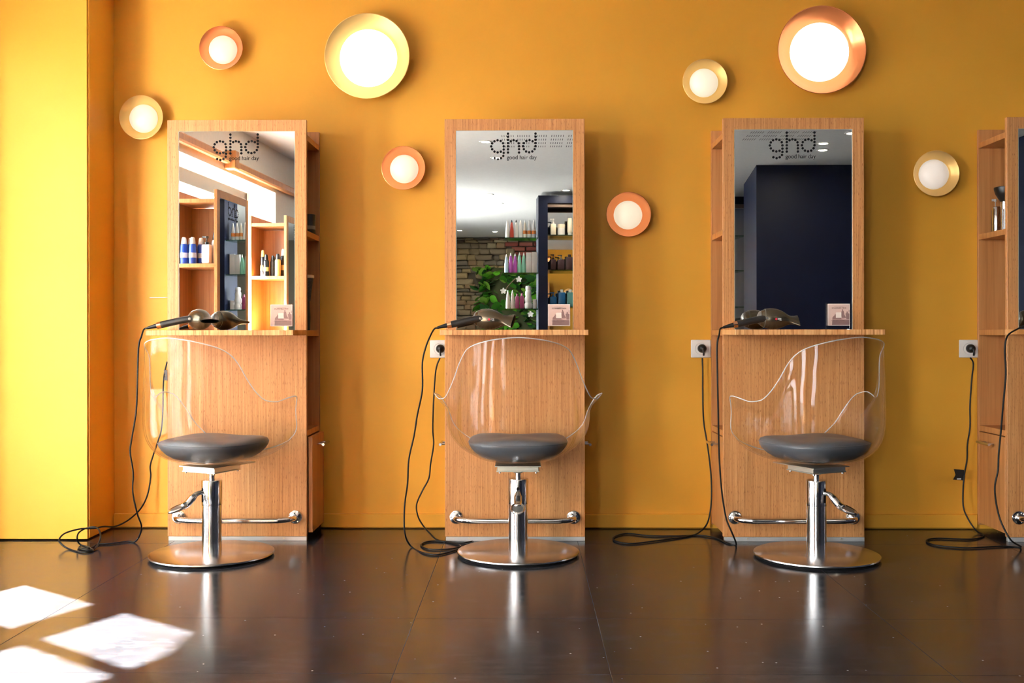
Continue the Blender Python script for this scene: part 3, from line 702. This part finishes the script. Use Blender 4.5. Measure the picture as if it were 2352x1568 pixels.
d4 = cord(3, [(2325, 754, 4.17), (2315, 770, 4.145), (2308, 800, 4.14), (2310, 860, 4.15), (2304, 930, 4.17), (2299, 990, 4.19), (2294, 1040, 4.2), (2292, 1080, 4.2), (2285, 1118, 4.2), (2289, 1160, 4.2), (2300, 1200, 4.19), (2322, 1240, 4.16),
    (2345, 1256, N_), (2300, 1254, N_), (2220, 1258, N_), (2150, 1252, N_), (2128, 1242, N_), (2150, 1236, N_), (2230, 1238, N_), (2260, 1230, N_), (2243, 1219, 4.54), (2225, 1194, 4.57), (2213, 1165, 4.59), (2212, 1125, 4.6), (2215, 1090, 4.605), (2221, 1055, 4.61), (2222, 1020, 4.61), (2228, 980, 4.612), (2228, 930, 4.612), (2232, 870, 4.612), (2235.5, 835, 4.612), (2228.5, 821, 4.612)],
    'black cord hanging left of the cut-off right-hand station')
# black tags folded around two of the cords
def cord_tag(px, py, Y, label, parent):
    c = at(px, py, Y); w_, h_ = .042, .050
    poly = [(-w_*.55, h_*.5), (-w_*.38, 0), (-w_*.62, -h_*.42), (w_*.5, -h_*.5), (w_*.5, h_*.42)]
    v = [(x, -.0006, z) for x, z in poly] + [(x, .0006, z) for x, z in poly]; n = 5
    o = link('cord_label', mesh(v, [tuple(range(n))[::-1], tuple(range(n, 2*n))] + [(k, (k+1) % n, n+(k+1) % n, n+k) for k in range(n)]), M['black'], parent)
    o.location = c - parent.parent.location; o['label'] = label
    return o
tg = cord_tag(2203, 1090, 4.607, 'folded black cable tag', d4)
link('tag_print', boxm(-.010, .008, -.0012, -.0006, -.0205, -.015), M['white_print'], d4).location = tg.location
cord_tag(388, 862, 4.628, 'folded black cable tag', d1)

# ------------------------------------------------------------------ scan cards on the counters
CARD = {}
def make_card(x, label):
    t_ = thing('counter_card', label, 'card holder', (x, YF-.007, CT), 0, 'acrylic card holders on the counters')
    link('holder', join(boxm(-.050, .050, -.0012, .0012, 0, .110), boxm(-.050, .050, -.036, -.0012, 0, .0022)), M['acrylic'], t_)
    if not CARD:
        CARD['card'] = boxm(-.0455, .0455, .0013, .0022, .016, .106)
        a = -.0016
        def poly(p, y): 
            n = len(p); return mesh([(x_, y, z_) for x_, z_ in p] + [(x_, y+.0004, z_) for x_, z_ in p], [tuple(range(n)), tuple(range(n, 2*n))[::-1]] + [(k, (k+1) % n, n+(k+1) % n, n+k) for k in range(n)])
        CARD['border'] = join(boxm(-.0455, .0455, a, a+.0004, .1035, .106), boxm(-.0455, .0455, a, a+.0004, .016, .0185), boxm(-.0455, -.043, a, a+.0004, .0185, .1035), boxm(.043, .0455, a, a+.0004, .0185, .1035))
        CARD['face'] = boxm(-.043, .043, a, a+.0004, .0185, .1035)
        y = a-.0006
        CARD['photo'] = join(poly([(-.028, .0190), (.043, .0190), (.043, .0395), (-.027, .0395)], y),
            poly([(-.027, .0425), (.010, .0425), (.010, .052), (-.012, .060), (-.017, .066), (-.017, .060), (-.026, .050)], y),
            poly([(.012, .0475), (.030, .0475), (.022, .062), (.020, .075), (.017, .077), (.017, .083), (.0125, .083), (.0125, .076), (.010, .073), (.010, .060)], y),
            poly([(.031, .043), (.043, .043), (.043, .066), (.037, .067), (.0365, .074), (.0315, .074), (.031, .067), (.027, .066)], y), poly([(.0405, .070), (.043, .070), (.043, .081), (.0405, .081)], y))
        CARD['shelf'] = poly([(-.027, .0398), (.043, .0398), (.043, .0422), (.012, .0422), (.028, .047), (.010, .0455), (-.027, .0422)], y+.0001)
        s1 = text_mesh('SCANNEZ MOI', .0088, 'CENTER', 1.0); s1.transform(T(0, y-.0004, .0855) @ rot('X', 90))
        s2 = text_mesh('COLLECTION', .0072, 'CENTER', 1.25); s2.transform(T(-.004, y-.0004, .0345) @ rot('X', 90))
        CARD['print'] = s1; CARD['print2'] = s2; CARD['rule'] = boxm(-.020, .019, y, y+.0003, .0935, .0941); CARD['rule2'] = boxm(-.020, .022, y, y+.0003, .0298, .0306)
        CARD['blank'] = boxm(-.0125, .010, y-.0005, y, .048, .0705)
    fc = link('card', CARD['card'], M['card'], t_)
    link('card_face', CARD['face'], M['card'], fc); link('card_border', CARD['border'], M['card_edge'], fc); link('printed_photo', CARD['photo'], M['card_dark'], fc)
    link('printed_shelf', CARD['shelf'], M['card_mid'], fc); [link(n_, CARD[k_], M['card_ink'], fc) for n_, k_ in (('lettering', 'print'), ('lettering', 'print2'), ('printed_rule', 'rule'), ('printed_rule', 'rule2'))]; link('blank_square', CARD['blank'], M['card_edge'], fc)
    t_.rotation_euler = (0, 0, 0)
for px, l in ((646, 'pink scan card in clear holder on the left counter'), (1284, 'pink scan card in clear holder on the middle counter'), (1927, 'pink scan card in clear holder on the third counter')):
    make_card(at(px, 740, YF-.01).x, l)

# ------------------------------------------------------------------ bottles and small things
def rr_box(w, d, h, r=.006, z0=0):
    me = boxm(-w/2, w/2, -d/2, d/2, z0, z0+h, min(r, w*.3, d*.3), 2); return me
PALETTE = {}
def cm(c, rough=.32, metal=0):
    k = (tuple(round(x, 3) for x in c), rough, metal)
    if k not in PALETTE: PALETTE[k] = mat('product_%02d' % len(PALETTE), c, rough, metal)
    return PALETTE[k]
def product(kind, w, h, col, cap, loc, label, group, rz=0, name='bottle', cat='bottle', band=None, metal=0):
    r = w/2
    if kind == 'spray':      body = lathe([(0, 0), (r, 0), (r*1.02, .004), (r, h*.66), (r*.86, h*.73), (r*.55, h*.76), (0, h*.76)], 22); capm = lathe([(r*.72, h*.74), (r*.76, h*.77), (r*.62, h*.93), (r*.46, h*.99), (0, h)], 18)
    elif kind == 'cone':     body = lathe([(0, 0), (r*.95, 0), (r, h*.10), (r*.95, h*.35), (r*.66, h*.70), (r*.40, h*.86), (0, h*.86)], 20); capm = lathe([(r*.42, h*.85), (r*.28, h*.94), (r*.12, h), (0, h)], 14)
    elif kind == 'tube':     body = lathe([(0, h*.14), (r*.9, h*.14), (r, h*.2), (r*.95, h*.75), (r*.8, h*.98), (0, h)], 20); capm = lathe([(0, 0), (r*.8, 0), (r*.8, h*.138), (0, h*.138)], 18)
    elif kind == 'rect':     body = rr_box(w, w*.62, h*.84, .012); capm = lathe([(0, h*.8), (r*.42, h*.8), (r*.42, h*.97), (r*.36, h), (0, h)], 16)
    elif kind == 'pump':     body = rr_box(w, w*.62, h*.70, .012); capm = join(lathe([(r*.4, h*.68), (r*.4, h*.78), (r*.12, h*.79), (r*.12, h*.92), (r*.34, h*.93), (r*.34, h), (0, h)], 14), boxm(-r*1.0, 0, -r*.16, r*.16, h*.94, h))
    elif kind == 'jar':      body = lathe([(0, 0), (r, 0), (r*1.03, h*.1), (r, h*.66), (0, h*.66)], 24); capm = lathe([(r*1.03, h*.665), (r*1.03, h*.98), (r*.95, h), (0, h)], 24)
    elif kind == 'lobed':    body = lathe([(0, 0)] + [(r*k_, h*z_) for k_, z_ in ((.8, 0), (1, .08), (1, .18), (.78, .26), (.92, .34), (.95, .44), (.70, .54), (.78, .62), (.80, .72), (.55, .80))] + [(0, h*.80)], 24); capm = lathe([(r*.58, h*.80), (r*.72, h*.88), (r*.62, h*.97), (0, h)], 20)
    elif kind == 'box':      body = rr_box(w, w*.55, h*.94, .002); capm = rr_box(w*1.0, w*.55, h*.055, .001, h*.942)
    o = link(name, body, cm(col, .3, metal), None, 40); o.location = loc; o.rotation_euler = (0, 0, rz); tag(o, label, cat, group)
    link('cap' if kind not in ('box',) else 'lid', capm, cm(cap), o, 40)
    if band: link('band', lathe([(r*1.025, h*.22), (r*1.03, h*.23), (r*1.03, h*.40), (r*1.025, h*.41)], 22), cm(band), o, 40)
    return o
WHT, CRM, BLK, GLD = (.80, .78, .75), (.80, .72, .58), (.015, .015, .016), (.62, .42, .14)
# side shelf of the left station
x1 = S_X[0]+.29
product('jar', .055, .085, BLK, BLK, (x1-.029, YF+.190, 1.2903), 'small black bottle with pale lettering on the side shelf of the left station', None, band=(.28, .26, .22))
# round brush standing in the shelf below
bt = thing('round_brush', 'round hairbrush with pale rim, upright in the left station side shelf', 'hairbrush', (x1-.029, YF+.165, .874), 0)
link('handle', lathe([(0, 0), (.010, 0), (.012, .06), (.009, .10), (.008, .125), (0, .125)], 16), M['black'], bt, 40)
link('barrel', lathe([(0, .1252), (.011, .1252), (.024, .225), (0, .225)], 24), mat('bristle_barrel', (.05, .05, .05), .6), bt, 40)
link('rim', lathe([(.0242, .224), (.0275, .226), (.0275, .236), (.020, .238), (0, .232)], 28), mat('cream_rim', (.72, .62, .42), .4), bt, 40)
bv, bf = [], []
for k in range(260):
    a, z = random.uniform(0, 2*pi), random.uniform(.13, .222); r0 = .011+(.013)*(z-.125)/.1; r1 = r0+.009; b = len(bv)
    for da in (-.05, .05): bv += [(r0*cos(a+da), r0*sin(a+da), z)]
    bv += [(r1*cos(a), r1*sin(a), z+.001)]; bf.append((b, b+1, b+2))
bo = link('bristles', mesh(bv, bf, False), mat('bristle', (.22, .23, .24), .5), bt); bo['kind'] = 'stuff'
# tail comb lying in the other side shelf of the left station
cb = at(344, 683.5, YF+.12)
ck = thing('tail_comb', 'thin steel tail comb sticking out left of the left station', 'comb', (cb.x, cb.y, cb.z), 0)
link('tail', tube([(0, 0, 0), (.14, .0, .0015)], .0022, 8), M['steel'], ck, 60); link('comb_bar', boxm(.14, .22, -.003, .003, -.006, .006, .001), M['black'], ck)
# right-hand cut-off station side shelf
x4 = S_X[3]-.29
bs = thing('barrel_brush', 'ribbed silver barrel brush with black flared cup, in the right station', 'hairbrush', (x4+.080, YF+.195, 1.2903), 0)
pr = []
for k in range(17):
    z = k*.0078; pr += [(.0195, z), (.0195, z+.0058), (.0178, z+.0060), (.0178, z+.0076)]
link('barrel', lathe([(0, 0)]+pr+[(0, .132)], 28), M['chrome'], bs, 25)
link('cup', lathe([(0, .1322), (.016, .1322), (.026, .146), (.038, .166), (.044, .186), (.044, .194), (.036, .197), (0, .198)], 36), M['black'], bs, 40)
s2 = thing('silver_canister', 'mirror-silver canister beside the barrel brush', 'canister', (x4+.022, YF+.145, 1.2903), 0)
link('body', lathe([(0, 0), (.0165, 0), (.0175, .003), (.0175, .100), (.016, .103), (0, .103)], 32), M['chrome'], s2, 40); link('top', lathe([(0, .1031), (.015, .1031), (.014, .105), (0, .106)], 24), M['black'], s2, 40)
product('pump', .030, .150, (.02, .02, .02), (.45, .44, .42), (x4+.062, YF+.246, 1.2903), 'dark spray bottle with clear nozzle behind the silver canister', None)

# ------------------------------------------------------------------ navy display unit with mirror back (seen in the mirrors)
YU, SK = -2.50, .067
def ub(x0, x1, y0, y1, z0, z1, bev=0): return boxm(x0, x1, y0, y1, z0, z1, bev)
un = thing('display_unit', 'navy framed display unit with glass shelves and mirrored back', 'shelf unit', (.14, YU, 0), atan2(-SK, 1))
UX = 2.30
link('upright', ub(0, .10, -.30, 0, 0, 2.32), M['navy'], un); link('upright', ub(UX-.06, UX, -.30, 0, 0, 2.32), M['navy'], un)
link('top_beam', ub(.10, UX-.06, -.30, 0, 2.24, 2.32), M['navy'], un); link('plinth', ub(.10, UX-.06, -.30, 0, 0, .62), M['navy'], un)
link('mirror_back', ub(.10, UX-.06, -.30, -.294, .62, 2.24), M['mirror'], un)
link('lamp_rail', ub(.10, UX-.06, -.10, -.02, 2.20, 2.239), mat('dark_wood', (.10, .06, .045), .5), un)
UZ = [1.905, 1.53, 1.137, .70]
for z in UZ: link('glass_shelf', ub(.102, UX-.062, -.292, -.02, z-.012, z), M['shelf_glass'], un)
for z in (1.875, 1.50, 1.115): link('glass_wing', ub(-.36, -.001, -.30, -.03, z-.012, z), M['shelf_glass'], un)
UR = Matrix.Rotation(atan2(-SK, 1), 4, 'Z')
def up(x, y, z): return tuple(Vector((.14, YU, 0)) + (UR @ Vector((x, y, z))))
MR = (.10, .02, .03); BR = (.085, .04, .045); BLU = (.01, .16, .42); TEA = (.16, .45, .44); MNT = (.38, .62, .55)
upper = [('pump', .065, .18, CRM, WHT), ('jar', .080, .12, WHT, CRM), ('tube', .060, .19, CRM, WHT), ('rect', .065, .16, CRM, WHT), ('pump', .060, .17, WHT, CRM), ('tube', .06, .18, WHT, CRM), ('jar', .08, .11, CRM, WHT)]
mid = [('pump', .060, .17, BR, BR), ('pump', .072, .165, BR, (.2, .18, .17)), ('rect', .080, .17, BR, BR), ('rect', .090, .175, (.28, .015, .03), (.25, .02, .03)), ('rect', .08, .17, (.5, .12, .14), WHT), ('rect', .08, .165, MR, MR), ('rect', .08, .17, BR, WHT)]
low = [('pump', .075, .155, BLU, BLU), ('rect', .078, .185, BLU, WHT), ('rect', .075, .185, TEA, WHT), ('tube', .060, .24, MNT, MNT), ('rect', .07, .18, TEA, WHT), ('rect', .075, .18, BLU, WHT), ('tube', .06, .22, MNT, WHT)]
for row, z, nm, gr in ((upper, UZ[0], 'cream', 'cream products on the top glass shelf'), (mid, UZ[1], 'dark red', 'burgundy products on the second glass shelf'), (low, UZ[2], 'blue-green', 'blue and teal products on the third glass shelf')):
    x = .17
    for k, (kd, w_, h_, c1, c2) in enumerate(row):
        product(kd, w_, h_, c1, c2, up(x, -.13, z+.0004), '%s %s, %s from the navy upright on the %s' % (nm, {'pump': 'pump bottle', 'jar': 'jar', 'tube': 'tube', 'rect': 'square bottle'}[kd], ORD[k], {'cream': 'top glass shelf', 'dark red': 'second glass shelf', 'blue-green': 'third glass shelf'}[nm]), gr, rz=atan2(-SK, 1)); x += w_*.5+.055
x = -.325
for k, (c1, c2) in enumerate([(WHT, WHT), ((.5, .06, .03), BLK), (WHT, BLK), (WHT, WHT), (CRM, WHT), (WHT, WHT), (WHT, WHT)]):
    product('cone', .044, .195, c1, c2, up(x, -.12, 1.8754), 'pointed styling tube, %s from the free end of the upper glass wing' % ORD[k], 'pointed tubes on the upper glass wing', band=(.75, .25, .05) if k > 3 else None); x += .0475
x = -.336
for k, (kd, w_, h_, c1, c2) in enumerate([('cone', .046, .20, (.45, .68, .80), WHT), ('cone', .048, .215, (.50, .10, .48), WHT), ('cone', .046, .21, (.50, .10, .48), WHT), ('cone', .048, .22, (.28, .66, .48), WHT), ('cone', .048, .22, (.28, .66, .48), WHT), ('box', .058, .22, WHT, WHT), ('box', .058, .225, WHT, WHT)]):
    product(kd, w_, h_, c1, c2, up(x, -.12, 1.5004), '%s, %s from the free end of the middle glass wing' % ({0: 'pale blue tube', 1: 'violet tube', 2: 'violet tube', 3: 'mint tube', 4: 'mint tube', 5: 'white carton', 6: 'white carton'}[k], ORD[k]), 'tubes and cartons on the middle glass wing', name='carton' if kd == 'box' else 'bottle', cat='carton' if kd == 'box' else 'bottle'); x += (.047 if k < 4 else .053 if k < 5 else .061)
x = -.32
for k, (kd, w_, h_, c1, c2) in enumerate([('cone', .046, .20, (.78, .70, .62), WHT), ('cone', .046, .20, (.78, .70, .62), WHT), ('rect', .045, .16, (.38, .05, .17), (.4, .1, .2)), ('rect', .045, .165, (.38, .05, .17), (.4, .1, .2)), ('lobed', .085, .25, WHT, WHT), ('jar', .045, .10, WHT, WHT)]):
    product(kd, w_, h_, c1, c2, up(x, -.12, 1.1154), '%s, %s from the free end of the lower glass wing' % (['cream cone bottle', 'cream cone bottle', 'magenta bottle', 'magenta bottle', 'white triple-lobed bottle', 'small white jar'][k], ORD[k]), 'bottles on the lower glass wing'); x += .05 if k < 3 else .07
# ------------------------------------------------------------------ products on the window-side stations
def lst(s, n, z): return tuple(lw(s, n, z))
for k, (ds, n) in enumerate([(.03, .07), (.03, .125), (.075, .095), (.08, .16)]):
    product('spray', .046, .165, (.02, .07, .42), WHT, lst(2.12+ds, n, 1.2904), 'blue mousse can with white cap, %s on the window-side shelf' % ORD[k], 'blue mousse cans by the window', band=(.55, .55, .62))
product('pump', .060, .17, (.75, .66, .68), BLK, lst(2.15, .215, 1.2904), 'pale pink spray bottle with black pump beside the blue cans', None, rz=.3)
product('spray', .046, .20, (.70, .66, .70), BLK, lst(2.19, .255, 1.2904), 'tall pale bottle with black cap beside the pink spray bottle', None)
for k, (ds, n, w_, h_, c1, c2) in enumerate([(.06, .09, .040, .20, BLK, GLD), (.03, .125, .042, .165, BLK, BLK), (.07, .165, .042, .16, BLK, BLK), (.09, .19, .036, .165, BLK, BLK), (.03, .215, .044, .17, GLD, BLK), (.08, .245, .052, .21, BLK, (.5, .45, .38))]):
    product('spray', w_, h_, c1, c2, lst(3.58+ds, n, 1.2904), '%s hairspray can, %s on the further window-side shelf' % ('gold' if c1 == GLD else 'black', ORD[k]), 'black and gold cans by the window', band=GLD if c1 == BLK and k in (0, 1, 5) else None)
